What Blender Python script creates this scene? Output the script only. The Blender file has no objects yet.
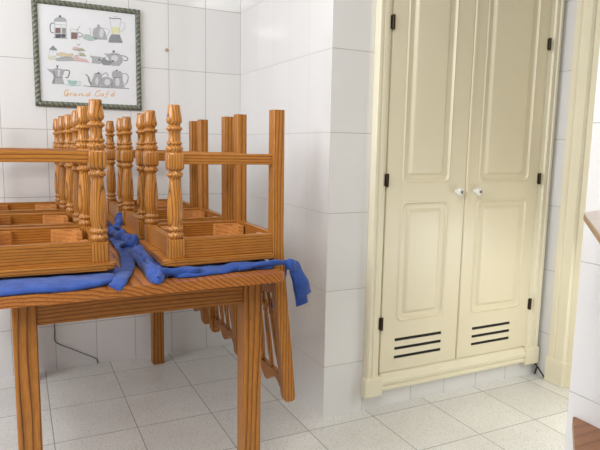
import bpy, bmesh, math, random
from mathutils import Vector, Matrix, noise
random.seed(7)
SC = bpy.context.scene
COL = SC.collection
PI = math.pi

# ---------------------------------------------------------------- materials
def new_mat(name):
    m = bpy.data.materials.new(name); m.use_nodes = True
    nt = m.node_tree; b = nt.nodes['Principled BSDF']
    return m, nt, b

def nd(nt, t, **kw):
    n = nt.nodes.new(t)
    for k, v in kw.items(): setattr(n, k, v)
    return n

def mth(nt, op, a, b=None, c=None):
    n = nd(nt, 'ShaderNodeMath', operation=op)
    for i, v in enumerate((a, b, c)):
        if v is None: continue
        if isinstance(v, (int, float)): n.inputs[i].default_value = v
        else: nt.links.new(v, n.inputs[i])
    return n.outputs[0]

def ramp(nt, fac, stops):
    r = nd(nt, 'ShaderNodeValToRGB'); nt.links.new(fac, r.inputs[0])
    el = r.color_ramp.elements
    while len(el) < len(stops): el.new(.5)
    for e, (p, c) in zip(el, stops):
        e.position = p; e.color = (*c, 1)
    return r.outputs[0]

def mixc(nt, fac, a, b, mode='MIX'):
    n = nd(nt, 'ShaderNodeMix', data_type='RGBA', blend_type=mode)
    for s, v in ((n.inputs[0], fac), (n.inputs[6], a), (n.inputs[7], b)):
        if isinstance(v, (int, float)): s.default_value = v
        elif isinstance(v, tuple): s.default_value = (*v, 1)
        else: nt.links.new(v, s)
    return n.outputs[2]

def plain(name, col, rough=.5, metal=0, noise_amt=.06, nscale=30, bump=0, coat=0, sheen=0):
    m, nt, b = new_mat(name)
    tc = nd(nt, 'ShaderNodeTexCoord')
    n = nd(nt, 'ShaderNodeTexNoise'); n.inputs['Scale'].default_value = nscale; n.inputs['Detail'].default_value = 4
    nt.links.new(tc.outputs['Object'], n.inputs['Vector'])
    lo = tuple(c*(1-noise_amt) for c in col); hi = tuple(min(1, c*(1+noise_amt)) for c in col)
    nt.links.new(ramp(nt, n.outputs[0], [(.3, lo), (.7, hi)]), b.inputs['Base Color'])
    b.inputs['Roughness'].default_value = rough; b.inputs['Metallic'].default_value = metal
    b.inputs['Coat Weight'].default_value = coat
    b.inputs['Sheen Weight'].default_value = sheen
    if bump:
        bp = nd(nt, 'ShaderNodeBump'); bp.inputs['Strength'].default_value = bump; bp.inputs['Distance'].default_value = .002
        nt.links.new(n.outputs[0], bp.inputs['Height']); nt.links.new(bp.outputs[0], b.inputs['Normal'])
    return m

def wood(name, axis, period=.0085, light=(.50, .200, .034), dark=(.105, .029, .005), offs=(.03, .021, .017), rough=.42, coat=.12, contrast=1.0):
    """Varnished pine: growth rings about a wandering pith line that runs along `axis`."""
    m, nt, b = new_mat(name)
    tc = nd(nt, 'ShaderNodeTexCoord'); oi = nd(nt, 'ShaderNodeObjectInfo')
    rnd = nd(nt, 'ShaderNodeVectorMath', operation='SCALE'); 
    cx = nd(nt, 'ShaderNodeCombineXYZ')
    for i in range(3):
        nt.links.new(mth(nt, 'MULTIPLY_ADD', mth(nt, 'FRACT', mth(nt, 'MULTIPLY', oi.outputs['Random'], 7.3*(i+1))), .02, offs[i]), cx.inputs[i])
    add = nd(nt, 'ShaderNodeVectorMath', operation='ADD')
    nt.links.new(tc.outputs['Object'], add.inputs[0]); nt.links.new(cx.outputs[0], add.inputs[1])
    sc = [1, 1, 1]; sc['XYZ'.index(axis)] = .12
    mp = nd(nt, 'ShaderNodeVectorMath', operation='MULTIPLY'); mp.inputs[1].default_value = sc
    nt.links.new(add.outputs[0], mp.inputs[0])
    dn = nd(nt, 'ShaderNodeTexNoise'); dn.inputs['Scale'].default_value = 9; dn.inputs['Detail'].default_value = 2
    nt.links.new(mp.outputs[0], dn.inputs['Vector'])
    ds = nd(nt, 'ShaderNodeVectorMath', operation='SCALE'); ds.inputs['Scale'].default_value = .028
    nt.links.new(dn.outputs['Color'], ds.inputs[0])
    a2 = nd(nt, 'ShaderNodeVectorMath', operation='ADD'); nt.links.new(mp.outputs[0], a2.inputs[0]); nt.links.new(ds.outputs[0], a2.inputs[1])
    wv = nd(nt, 'ShaderNodeTexWave', wave_type='RINGS', rings_direction=axis, wave_profile='SAW')
    wv.inputs['Scale'].default_value = .314/period; wv.inputs['Distortion'].default_value = .45
    wv.inputs['Detail'].default_value = 1; wv.inputs['Detail Scale'].default_value = 1.2
    nt.links.new(a2.outputs[0], wv.inputs['Vector'])
    mid = tuple((l*.62+d*.38) for l, d in zip(light, dark))
    dk = tuple(m_+(d-m_)*contrast for m_, d in zip(mid, dark))
    base = ramp(nt, wv.outputs[0], [(0, mid), (.12, light), (.5, light), (.84, mid), (.97, dk)])
    fn = nd(nt, 'ShaderNodeTexNoise'); fn.inputs['Scale'].default_value = 260; fn.inputs['Detail'].default_value = 2
    nt.links.new(mp.outputs[0], fn.inputs['Vector'])
    base = mixc(nt, 1, base, ramp(nt, fn.outputs[0], [(.35, (.80, .78, .74)), (.65, (1, 1, 1))]), 'MULTIPLY')
    pn = nd(nt, 'ShaderNodeTexNoise'); pn.inputs['Scale'].default_value = 6
    nt.links.new(mp.outputs[0], pn.inputs['Vector'])
    base = mixc(nt, 1, base, ramp(nt, pn.outputs[0], [(.3, (.86, .82, .78)), (.7, (1, 1, 1))]), 'MULTIPLY')
    nt.links.new(base, b.inputs['Base Color'])
    b.inputs['Roughness'].default_value = rough; b.inputs['Coat Weight'].default_value = coat; b.inputs['Coat Roughness'].default_value = .2; b.inputs['Specular IOR Level'].default_value = .3
    bp = nd(nt, 'ShaderNodeBump'); bp.inputs['Strength'].default_value = .12; bp.inputs['Distance'].default_value = .001
    nt.links.new(wv.outputs[0], bp.inputs['Height']); nt.links.new(bp.outputs[0], b.inputs['Normal'])
    return m

def tiles(name, ua, u0, du, va, v0, dv, col, gcol, g=.0022, rough=.055, speck=False, vary=.03, vgrout=1.0):
    """Rectangular tiles laid out in metres from world position, grout joints g wide."""
    m, nt, b = new_mat(name)
    ge = nd(nt, 'ShaderNodeNewGeometry'); sp = nd(nt, 'ShaderNodeSeparateXYZ'); nt.links.new(ge.outputs['Position'], sp.inputs[0])
    def axis(a, o, d):
        t = mth(nt, 'DIVIDE', mth(nt, 'SUBTRACT', sp.outputs['XYZ'.index(a)], o), d)
        fl = mth(nt, 'FLOOR', t); fr = mth(nt, 'FRACT', t)
        dist = mth(nt, 'MULTIPLY', mth(nt, 'MINIMUM', fr, mth(nt, 'SUBTRACT', 1, fr)), d)
        return fl, dist
    fu, d_u = axis(ua, u0, du); fv, d_v = axis(va, v0, dv)
    def line(d):
        r = nd(nt, 'ShaderNodeMapRange'); r.interpolation_type = 'SMOOTHSTEP'
        nt.links.new(d, r.inputs[0]); r.inputs[1].default_value = g*.25; r.inputs[2].default_value = g*.8
        r.inputs[3].default_value = 1; r.inputs[4].default_value = 0
        return r.outputs[0]
    lu = mth(nt, 'MULTIPLY', line(d_u), vgrout); lv = line(d_v)
    joint = mth(nt, 'MAXIMUM', lu, lv)
    cb = nd(nt, 'ShaderNodeCombineXYZ'); nt.links.new(fu, cb.inputs[0]); nt.links.new(fv, cb.inputs[1])
    wn = nd(nt, 'ShaderNodeTexWhiteNoise', noise_dimensions='2D'); nt.links.new(cb.outputs[0], wn.inputs['Vector'])
    c = mixc(nt, wn.outputs['Value'], tuple(x*(1-vary) for x in col), tuple(min(1, x*(1+vary*.4)) for x in col))
    if speck:
        for sc_, lo, hi, colr, amt in ((150, .10, .22, (.34, .325, .30), .8), (260, .10, .24, (.97, .96, .93), .6), (95, .05, .14, (.20, .18, .16), .8)):
            vo = nd(nt, 'ShaderNodeTexVoronoi'); vo.inputs['Scale'].default_value = sc_; vo.inputs['Randomness'].default_value = 1
            nt.links.new(ge.outputs['Position'], vo.inputs['Vector'])
            mr = nd(nt, 'ShaderNodeMapRange'); nt.links.new(vo.outputs['Distance'], mr.inputs[0])
            mr.inputs[1].default_value = lo; mr.inputs[2].default_value = hi+.1; mr.inputs[3].default_value = amt; mr.inputs[4].default_value = 0
            c = mixc(nt, mr.outputs[0], c, colr)
        ns = nd(nt, 'ShaderNodeTexNoise'); ns.inputs['Scale'].default_value = 5; ns.inputs['Detail'].default_value = 3
        nt.links.new(ge.outputs['Position'], ns.inputs['Vector'])
        c = mixc(nt, 1, c, ramp(nt, ns.outputs[0], [(.3, (.93, .92, .9)), (.7, (1, 1, 1))]), 'MULTIPLY')
    c = mixc(nt, joint, c, gcol)
    nt.links.new(c, b.inputs['Base Color'])
    rr = mth(nt, 'MULTIPLY_ADD', joint, .5, rough); nt.links.new(rr, b.inputs['Roughness'])
    wob = nd(nt, 'ShaderNodeTexNoise'); wob.inputs['Scale'].default_value = 7; wob.inputs['Detail'].default_value = 1
    nt.links.new(ge.outputs['Position'], wob.inputs['Vector'])
    h = mth(nt, 'SUBTRACT', mth(nt, 'MULTIPLY', wob.outputs[0], 1.0 if not speck else .2), joint)
    bp = nd(nt, 'ShaderNodeBump'); bp.inputs['Strength'].default_value = .5; bp.inputs['Distance'].default_value = .0012
    nt.links.new(h, bp.inputs['Height']); nt.links.new(bp.outputs[0], b.inputs['Normal'])
    return m

def fabric(name, lo, hi):
    m, nt, b = new_mat(name)
    tc = nd(nt, 'ShaderNodeTexCoord')
    n = nd(nt, 'ShaderNodeTexNoise'); n.inputs['Scale'].default_value = 22; n.inputs['Detail'].default_value = 5
    nt.links.new(tc.outputs['Object'], n.inputs['Vector'])
    nt.links.new(ramp(nt, n.outputs[0], [(.3, lo), (.7, hi)]), b.inputs['Base Color'])
    b.inputs['Roughness'].default_value = .85; b.inputs['Sheen Weight'].default_value = .15; b.inputs['Sheen Roughness'].default_value = .5
    n2 = nd(nt, 'ShaderNodeTexNoise'); n2.inputs['Scale'].default_value = 900
    nt.links.new(tc.outputs['Object'], n2.inputs['Vector'])
    h = mth(nt, 'ADD', mth(nt, 'MULTIPLY', n.outputs[0], 3.0), mth(nt, 'MULTIPLY', n2.outputs[0], .25))
    bp = nd(nt, 'ShaderNodeBump'); bp.inputs['Strength'].default_value = .5; bp.inputs['Distance'].default_value = .004
    nt.links.new(h, bp.inputs['Height']); nt.links.new(bp.outputs[0], b.inputs['Normal'])
    return m

M = {}
TILE = (.80, .79, .78); GR = (.36, .34, .33)
ROW0 = .2356; ROWH = .33333
M['tile_back'] = tiles('tile_back', 'X', 0, .2015, 'Z', ROW0, ROWH, TILE, GR)
M['tile_side'] = tiles('tile_side', 'Y', -1.05, .2, 'Z', ROW0, ROWH, TILE, (.50, .47, .45), g=.0019, vgrout=.45)
M['tile_front'] = tiles('tile_front', 'X', .0, .2, 'Z', ROW0, ROWH, TILE, (.42, .40, .36))
M['tile_kick'] = tiles('tile_kick', 'X', .0665, .2015, 'Z', -.12, ROWH, TILE, GR)
M['tile_far'] = tiles('tile_far', 'Y', -1.05, .2, 'Z', ROW0, ROWH, TILE, (.42, .40, .36))
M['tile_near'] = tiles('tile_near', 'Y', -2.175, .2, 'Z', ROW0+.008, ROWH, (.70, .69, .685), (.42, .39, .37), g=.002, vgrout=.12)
M['floor'] = tiles('terrazzo', 'X', -.7426, .32, 'Y', .163, .32, (.785, .78, .755), (.20, .19, .18), g=.0026, rough=.3, speck=True, vary=.07)
M['plaster'] = plain('white_plaster', (.80, .79, .77), .9, nscale=12, noise_amt=.02)
M['cream'] = plain('cream_lacquer', (.83, .755, .565), .35, nscale=4, noise_amt=.02)
M['cream_trim'] = plain('cream_trim', (.84, .78, .60), .4, nscale=5, noise_amt=.02)
M['slot'] = plain('dark_slot', (.012, .011, .01), .8)
M['bronze'] = plain('dark_bronze', (.05, .035, .02), .45, metal=.7)
M['porcelain'] = plain('porcelain', (.85, .83, .78), .12, noise_amt=.01, coat=.5)
M['screw'] = plain('steel_screw', (.22, .20, .18), .35, metal=.9)
for ax in 'XYZ':
    M['wood'+ax] = wood('pine_'+ax.lower(), ax)
    M['chair'+ax] = wood('chair_pine_'+ax.lower(), ax, period=.0075, light=(.52, .21, .036), dark=(.115, .033, .006))
M['turned'] = wood('turned_pine', 'Z', rough=.3, coat=.35, period=.0068, light=(.56, .235, .042), dark=(.10, .028, .005), offs=(.045, .035, .01))
M['block'] = wood('pale_block_pine', 'X', period=.012, light=(.66, .29, .08), dark=(.42, .15, .035), rough=.5, coat=0, contrast=.5)
M['top'] = wood('table_top_pine', 'Y', period=.0105, light=(.52, .19, .040), dark=(.11, .028, .005), offs=(.3, .0, .06), rough=.35, coat=.25)
M['bench'] = wood('bench_wood', 'X', period=.02, light=(.34, .15, .062), dark=(.20, .075, .03), rough=.35, coat=.2, contrast=.7)
M['bench_edge'] = plain('bench_edge_band', (.13, .06, .03), .4)
M['ledge'] = plain('ledge_laminate', (.34, .265, .21), .3, nscale=18, noise_amt=.1, coat=.3)
M['ledge_edge'] = wood('ledge_edge_wood', 'X', period=.012, light=(.42, .27, .14), dark=(.26, .15, .07), rough=.5, coat=0)
M['blue'] = fabric('blue_cloth', (.013, .050, .25), (.026, .088, .38))
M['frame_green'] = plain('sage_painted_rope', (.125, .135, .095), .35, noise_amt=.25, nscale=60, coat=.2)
M['frame_highlight'] = plain('painted_ridge_highlight', (.25, .26, .20), .35, noise_amt=.25, nscale=60)  # painted highlight along the rope ridges, put into the colour
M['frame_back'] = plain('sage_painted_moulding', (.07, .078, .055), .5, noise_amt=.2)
M['paper'] = plain('print_paper', (.80, .81, .83), .35, noise_amt=.01, coat=.4)
M['cable'] = plain('black_cable', (.03, .027, .025), .6)
M['plug'] = plain('yellowed_plug', (.45, .36, .14), .5)
INK = {'dark': (.10, .10, .12), 'dgrey': (.27, .28, .30), 'grey': (.42, .43, .45), 'pale': (.66, .67, .69), 'brown': (.24, .145, .135), 'sage': (.27, .29, .26),
       'green': (.42, .54, .49), 'teal': (.36, .56, .52), 'yellow': (.74, .72, .42), 'cream': (.66, .66, .54), 'tan': (.67, .55, .36), 'pink': (.66, .49, .48),
       'rose': (.55, .25, .28), 'olive': (.44, .44, .30), 'orange': (.78, .46, .19)}
for k, c in INK.items(): M['ink_'+k] = plain('ink_'+k, c, .45, noise_amt=.12, nscale=140)

# ---------------------------------------------------------------- mesh helpers
class MB:
    """Collects shapes into one mesh."""
    def __init__(s): s.bm = bmesh.new(); s.mats = []; s.cur = 0
    def mat(s, m):
        if m not in s.mats: s.mats.append(m)
        s.cur = s.mats.index(m); return s
    def _face(s, vs, smooth=False):
        try:
            f = s.bm.faces.new(vs); f.material_index = s.cur; f.smooth = smooth; return f
        except ValueError: return None
    def box(s, a, b, bev=0, M4=None, seg=2):
        x0, y0, z0 = a; x1, y1, z1 = b
        t = bmesh.new()
        vs = [t.verts.new((x, y, z)) for x in (x0, x1) for y in (y0, y1) for z in (z0, z1)]
        for q in ((0, 1, 3, 2), (4, 6, 7, 5), (0, 4, 5, 1), (2, 3, 7, 6), (0, 2, 6, 4), (1, 5, 7, 3)): t.faces.new([vs[i] for i in q])
        if bev: bmesh.ops.bevel(t, geom=t.edges[:], offset=bev, segments=seg, affect='EDGES', profile=.6)
        s.merge(t, M4)
        return s
    def merge(s, t, M4=None, smooth=None):
        bmesh.ops.recalc_face_normals(t, faces=t.faces[:])
        mp = {}
        for v in t.verts: mp[v] = s.bm.verts.new(M4 @ v.co if M4 else v.co)
        for f in t.faces: s._face([mp[v] for v in f.verts], f.smooth if smooth is None else smooth)
        t.free()
    def prism(s, pts, d0, d1, plane='XY', bev=0, seg=2, M4=None):
        """Polygon pts extruded along the third axis from d0 to d1."""
        def P(p, d): return {'XY': (p[0], p[1], d), 'XZ': (p[0], d, p[1]), 'YZ': (d, p[0], p[1])}[plane]
        t = bmesh.new()
        A = [t.verts.new(P(p, d0)) for p in pts]; B = [t.verts.new(P(p, d1)) for p in pts]
        n = len(pts)
        t.faces.new(A[::-1]); t.faces.new(B)
        for i in range(n): t.faces.new((A[i], A[(i+1) % n], B[(i+1) % n], B[i]))
        if bev:
            ed = [e for e in t.edges if (e.verts[0] in A) == (e.verts[1] in A)]
            bmesh.ops.bevel(t, geom=ed, offset=bev, segments=seg, affect='EDGES', profile=.6)
        s.merge(t, M4)
        return s
    def lathe(s, prof, c=(0, 0, 0), axis='Z', seg=24, M4=None):
        t = bmesh.new(); rings = []
        for h, r in prof:
            ring = []
            for i in range(seg):
                a = 2*PI*i/seg; x, y = r*math.cos(a), r*math.sin(a)
                p = {'Z': (x, y, h), 'Y': (x, h, y), 'X': (h, x, y)}[axis]
                ring.append(t.verts.new((c[0]+p[0], c[1]+p[1], c[2]+p[2])))
            rings.append(ring)
        for a, b in zip(rings, rings[1:]):
            for i in range(seg):
                f = t.faces.new((a[i], a[(i+1) % seg], b[(i+1) % seg], b[i])); f.smooth = True
        t.faces.new(rings[0][::-1]); t.faces.new(rings[-1])
        s.merge(t, M4)
        return s
    def sweep(s, pts, size, wdir=None, seg=12, smooth=True, cap=True, rough=0, sd=0):
        """Elliptical section swept along pts; size(t) -> (half width, half thickness)."""
        pts = [Vector(p) for p in pts]; n = len(pts); rings = []
        for i, p in enumerate(pts):
            d = (pts[min(i+1, n-1)]-pts[max(i-1, 0)]).normalized()
            w = Vector(wdir(i/(n-1)) if callable(wdir) else wdir) if wdir else (Vector((0, 0, 1)) if abs(d.z) < .9 else Vector((1, 0, 0)))
            u = (w-d*w.dot(d)).normalized(); v = d.cross(u)
            a, b = size(i/(n-1)); ring = []
            for k in range(seg):
                q = 2*PI*k/seg
                co = p+u*(a*math.cos(q))+v*(b*math.sin(q))
                if rough:
                    nv = noise.noise_vector(co*26+Vector((sd, sd*2, 0)))
                    co = co+(u*math.cos(q)+v*math.sin(q))*(nv.x*rough)
                ring.append(s.bm.verts.new(co))
            rings.append(ring)
        for a, b in zip(rings, rings[1:]):
            for k in range(seg): s._face((a[k], a[(k+1) % seg], b[(k+1) % seg], b[k]), smooth)
        if cap: s._face(rings[0][::-1]); s._face(rings[-1])
        return s
    def build(s, name, m=None, parent=None, loc=None, sharp=None):
        me = bpy.data.meshes.new(name)
        bmesh.ops.recalc_face_normals(s.bm, faces=s.bm.faces[:])
        s.bm.to_mesh(me); s.bm.free()
        for k in (s.mats or [m]): me.materials.append(M[k])
        if sharp: me.set_sharp_from_angle(angle=math.radians(sharp))
        o = bpy.data.objects.new(name, me); COL.objects.link(o)
        if parent: o.parent = parent
        if loc: o.location = loc
        return o

def catmull(P, n=8):
    P = [Vector(p) for p in P]; Q = [P[0]*2-P[1]]+P+[P[-1]*2-P[-2]]; out = []
    for i in range(1, len(Q)-2):
        a, b, c, d = Q[i-1:i+3]
        for k in range(n):
            t = k/n
            out.append(.5*((2*b)+(c-a)*t+(2*a-5*b+4*c-d)*t*t+(3*b-a-3*c+d)*t**3))
    out.append(P[-1]); return out

def empty(name, loc, rot=(0, 0, 0)):
    o = bpy.data.objects.new(name, None); COL.objects.link(o); o.location = loc; o.rotation_euler = rot
    o.empty_display_size = .1
    return o
def tag(o, label, cat, group=None):
    o['label'] = label; o['category'] = cat
    if group: o['group'] = group
    return o
def struct(o, label=None, cat=None):
    o['kind'] = 'structure'
    if label: o['label'] = label; o['category'] = cat
    return o
def rrect(x0, x1, z0, z1, r, n=6):
    out = []
    for cx, cz, a0 in ((x1-r, z1-r, 0), (x0+r, z1-r, 90), (x0+r, z0+r, 180), (x1-r, z0+r, 270)):
        for i in range(n+1):
            a = math.radians(a0+90*i/n); out.append((cx+r*math.cos(a), cz+r*math.sin(a)))
    return out
PRINT = [
 ('french_press_drawing', 'F', 'dark', 1, 0, [(-1505, 918), (-1037, 966), (-1043, 806), (-1511, 760)]),
 ('french_press_drawing', 'F', 'brown', 2, 0, [(-1494, 1222), (-1263, 1247), (-1272, 1001), (-1503, 978)]),
 ('french_press_drawing', 'F', 'sage', 2, 0, [(-1191, 1255), (-1028, 1256), (-1036, 1005), (-1200, 989)]),
 ('french_press_drawing', 'F', 'grey', 1, 0, [(-1546, 1542), (-1535, 1544), (-1520, 1600), (-1480, 1653), (-1418, 1699), (-1342, 1733), (-1257, 1751), (-1173, 1752), (-1098, 1736), (-1038, 1703), (-1001, 1658), (-989, 1604), (-991, 1561), (-1547, 1523)]),
 ('french_press_drawing', 'S', 'grey', 3, 0.0016, [(-1509, 1527), (-1537, 757)]),
 ('french_press_drawing', 'S', 'grey', 3, 0.0016, [(-998, 1564), (-1016, 809)]),
 ('french_press_drawing', 'S', 'grey', 3, 0.0016, [(-1231, 1420), (-1254, 765)]),
 ('french_press_drawing', 'S', 'grey', 3, 0.0016, [(-1504, 1371), (-1011, 1404)]),
 ('french_press_drawing', 'S', 'dark', 3, 0.0016, [(-1519, 944), (-1026, 967)]),
 ('french_press_drawing', 'S', 'dark', 3, 0.0018, [(-1601, 751), (-967, 774)]),
 ('french_press_drawing', 'S', 'dark', 3, 0.0026, [(-1532, 1426), (-1644, 1426), (-1715, 1328), (-1723, 1112), (-1679, 991), (-1567, 979)]),
 ('french_press_drawing', 'F', 'dark', 3, 0, [(-1214, 1795), (-1217, 1813), (-1227, 1826), (-1243, 1835), (-1263, 1837), (-1283, 1832), (-1300, 1821), (-1313, 1806), (-1320, 1788), (-1319, 1771), (-1310, 1756), (-1296, 1746), (-1277, 1742), (-1257, 1745), (-1238, 1754), (-1224, 1768), (-1216, 1785)]),
 ('french_press_drawing', 'S', 'dark', 2, 0.0014, [(-1267, 1789), (-1266, 1711)]),
 ('coffee_glass_drawing', 'F', 'brown', 1, 0, [(-777, 1092), (-483, 1102), (-523, 797), (-787, 783)]),
 ('coffee_glass_drawing', 'S', 'grey', 3, 0.0013, [(-810, 1247), (-795, 771)]),
 ('coffee_glass_drawing', 'S', 'grey', 3, 0.0013, [(-810, 1239), (-471, 1235)]),
 ('coffee_glass_drawing', 'S', 'grey', 3, 0.0013, [(-470, 1263), (-485, 781)]),
 ('coffee_glass_drawing', 'S', 'grey', 3, 0.0013, [(-814, 769), (-407, 789)]),
 ('coffee_glass_drawing', 'S', 'grey', 3, 0.0022, [(-551, 1155), (-355, 1455)]),
 ('coffee_glass_drawing', 'S', 'dark', 3, 0.0022, [(-455, 1105), (-358, 1094), (-264, 1004), (-364, 913), (-461, 924)]),
 ('green_cup_drawing', 'F', 'green', 1, 0, [(-273, 882), (-170, 1053), (47, 1055), (203, 982), (440, 912), (318, 831), (78, 775), (-119, 796)]),
 ('green_cup_drawing', 'S', 'green', 2, 0.0025, [(37, 1397), (124, 1265), (106, 1061)]),
 ('green_cup_drawing', 'S', 'grey', 2, 0.0012, [(-235, 846), (78, 767), (399, 867)]),
 ('kettle_drawing', 'F', 'grey', 1, 0, [(207, 1112), (253, 1339), (395, 1447), (536, 1490), (675, 1452), (811, 1254), (903, 904), (399, 867), (261, 935)]),
 ('kettle_drawing', 'F', 'pale', 2, 0, [(729, 1205), (724, 1288), (705, 1357), (675, 1403), (639, 1420), (601, 1404), (567, 1359), (542, 1290), (528, 1208), (529, 1124), (544, 1050), (571, 997), (606, 972), (644, 978), (680, 1016), (708, 1079), (725, 1158)]),
 ('kettle_drawing', 'F', 'grey', 1, 0, [(561, 1541), (557, 1562), (544, 1579), (525, 1589), (502, 1592), (478, 1586), (456, 1573), (441, 1555), (433, 1534), (435, 1512), (445, 1494), (463, 1482), (485, 1477), (509, 1481), (532, 1491), (549, 1509), (559, 1529)]),
 ('kettle_drawing', 'S', 'grey', 2, 0.0018, [(714, 1428), (936, 1431), (1015, 1316), (929, 1144), (846, 1054)]),
 ('blender_drawing', 'F', 'yellow', 1, 0, [(1122, 1532), (1511, 1541), (1471, 1240), (1155, 1228)]),
 ('blender_drawing', 'F', 'dgrey', 1, 0, [(1113, 1183), (1503, 1202), (1640, 843), (1618, 808), (940, 776), (1006, 988)]),
 ('blender_drawing', 'S', 'grey', 2, 0.0013, [(1031, 1971), (1155, 1228)]),
 ('blender_drawing', 'S', 'grey', 2, 0.0013, [(1583, 1992), (1483, 1241)]),
 ('blender_drawing', 'S', 'dark', 2, 0.0028, [(1011, 1976), (1234, 1953), (1521, 1993), (1594, 1944)]),
 ('blender_drawing', 'S', 'grey', 2, 0.0013, [(1195, 2022), (1359, 2081), (1440, 2017)]),
 ('blender_drawing', 'S', 'grey', 2, 0.0016, [(1599, 1809), (1723, 1802), (1782, 1664), (1716, 1471), (1548, 1351)]),
 ('cookie_jar_drawing', 'F', 'cream', 1, 0, [(-1869, -121), (-1510, -70), (-1460, -245), (-1594, -308), (-1857, -306)]),
 ('cookie_jar_drawing', 'F', 'dgrey', 2, 0, [(-1801, 202), (-1704, 290), (-1626, 388), (-1554, 291), (-1444, 206), (-1502, 161), (-1784, 164)]),
 ('cookie_jar_drawing', 'S', 'grey', 2, 0.0012, [(-1784, 152), (-1840, -138)]),
 ('cookie_jar_drawing', 'S', 'grey', 2, 0.0012, [(-1502, 161), (-1455, -105)]),
 ('cookie_jar_drawing', 'S', 'grey', 2, 0.0012, [(-1653, 148), (-1659, -23)]),
 ('pastry_tray_drawing', 'F', 'tan', 1, 0, [(-1508, -10), (-1315, 86), (-1125, 83), (-973, 24), (-759, 95), (-703, 19), (-823, -92), (-1092, -94), (-1283, -91), (-1454, -85)]),
 ('pastry_tray_drawing', 'F', 'grey', 2, 0, [(-1555, -253), (-1285, -131), (-977, -84), (-785, -108), (-712, -264), (-1100, -308), (-1482, -327)]),
 ('cake_stand_drawing', 'F', 'pink', 1, 0, [(-751, 337), (-613, 430), (-498, 380), (-502, 239), (-696, 249)]),
 ('cake_stand_drawing', 'F', 'olive', 1, 0, [(-499, 340), (-302, 378), (-148, 270), (-502, 226)]),
 ('cake_stand_drawing', 'F', 'olive', 1, 0, [(-427, 144), (-250, 160), (-125, 8), (-431, 2)]),
 ('cake_stand_drawing', 'F', 'pink', 1, 0, [(-766, -107), (-587, 9), (-435, -119), (-141, -136), (-6, -275), (-712, -264)]),
 ('cake_stand_drawing', 'S', 'dark', 2, 0.0015, [(-550, 568), (-463, 504), (-382, 584)]),
 ('cake_stand_drawing', 'S', 'pink', 2, 0.0016, [(-463, 504), (-483, -144)]),
 ('cake_stand_drawing', 'S', 'dark', 2, 0.0012, [(-753, 276), (-129, 260)]),
 ('cake_stand_drawing', 'S', 'dark', 2, 0.0012, [(-626, 6), (-117, 1)]),
 ('cake_stand_drawing', 'S', 'rose', 2, 0.002, [(-712, -244), (13, -286)]),
 ('cream_jug_drawing', 'F', 'grey', 1, 0, [(49, 43), (216, 29), (556, 25), (548, -305), (126, -306), (164, -110)]),
 ('cream_jug_drawing', 'F', 'dark', 2, 0, [(533, -108), (530, -93), (520, -81), (505, -73), (488, -71), (470, -75), (454, -84), (442, -97), (436, -112), (437, -127), (445, -141), (458, -150), (475, -154), (494, -152), (511, -144), (524, -132), (531, -117)]),
 ('cream_jug_drawing', 'F', 'dgrey', 2, 0, [(552, -119), (717, -23), (897, -111), (1163, -131), (994, -344), (688, -356), (569, -241)]),
 ('cream_jug_drawing', 'S', 'dark', 3, 0.0024, [(555, -8), (737, -9), (820, 47)]),
 ('round_teapot_drawing', 'F', 'grey', 1, 0, [(743, 214), (946, 203), (1070, 255), (1358, 280), (1563, 173), (1663, -7), (1554, -225), (1447, -338), (1055, -348), (999, -145), (902, 54)]),
 ('round_teapot_drawing', 'F', 'pale', 2, 0, [(1394, 34), (1383, 91), (1351, 139), (1301, 169), (1241, 178), (1179, 165), (1124, 131), (1084, 81), (1065, 22), (1069, -36), (1095, -87), (1141, -123), (1199, -139), (1261, -132), (1319, -103), (1364, -57), (1389, 0)]),
 ('round_teapot_drawing', 'F', 'dark', 2, 0, [(1253, 354), (1249, 375), (1238, 392), (1220, 403), (1200, 407), (1178, 402), (1159, 389), (1145, 371), (1138, 350), (1139, 328), (1149, 309), (1164, 296), (1185, 290), (1206, 293), (1227, 304), (1242, 321), (1251, 342)]),
 ('round_teapot_drawing', 'S', 'dgrey', 2, 0.0016, [(1048, 212), (1522, 232)]),
 ('round_teapot_drawing', 'F', 'dark', 3, 0, [(1200, -120), (1197, -105), (1187, -92), (1172, -84), (1154, -82), (1136, -86), (1120, -95), (1108, -108), (1102, -123), (1103, -139), (1111, -152), (1125, -162), (1142, -166), (1161, -164), (1178, -156), (1191, -144), (1199, -129)]),
 ('round_teapot_drawing', 'S', 'dark', 3, 0.0028, [(1563, 185), (1771, 149), (1894, 33), (1787, -59), (1683, -47)]),
 ('moka_pot_drawing', 'F', 'grey', 1, 0, [(-1930, -748), (-1686, -757), (-1513, -676), (-1210, -721), (-1154, -770), (-1247, -1018), (-1272, -1101), (-1176, -1418), (-1749, -1435), (-1643, -1127), (-1675, -968), (-1804, -878)]),
 ('moka_pot_drawing', 'F', 'dgrey', 2, 0, [(-1689, -829), (-1605, -815), (-1565, -1081), (-1642, -1106)]),
 ('moka_pot_drawing', 'F', 'pale', 2, 0, [(-1440, -751), (-1344, -744), (-1401, -1069), (-1462, -1074)]),
 ('moka_pot_drawing', 'F', 'dgrey', 2, 0, [(-1728, -1393), (-1644, -1167), (-1587, -1163), (-1635, -1427)]),
 ('moka_pot_drawing', 'F', 'dark', 2, 0, [(-1527, -545), (-1406, -544), (-1446, -611), (-1448, -671), (-1502, -675), (-1492, -615)]),
 ('moka_pot_drawing', 'S', 'dark', 2, 0.0016, [(-1643, -1119), (-1273, -1109)]),
 ('moka_pot_drawing', 'S', 'dark', 3, 0.0032, [(-1172, -743), (-960, -743), (-933, -854), (-1010, -1083), (-1126, -1091)]),
 ('cup_and_saucer_drawing', 'F', 'teal', 1, 0, [(-1034, -1226), (-587, -1229), (-631, -1383), (-790, -1446), (-963, -1404)]),
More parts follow.
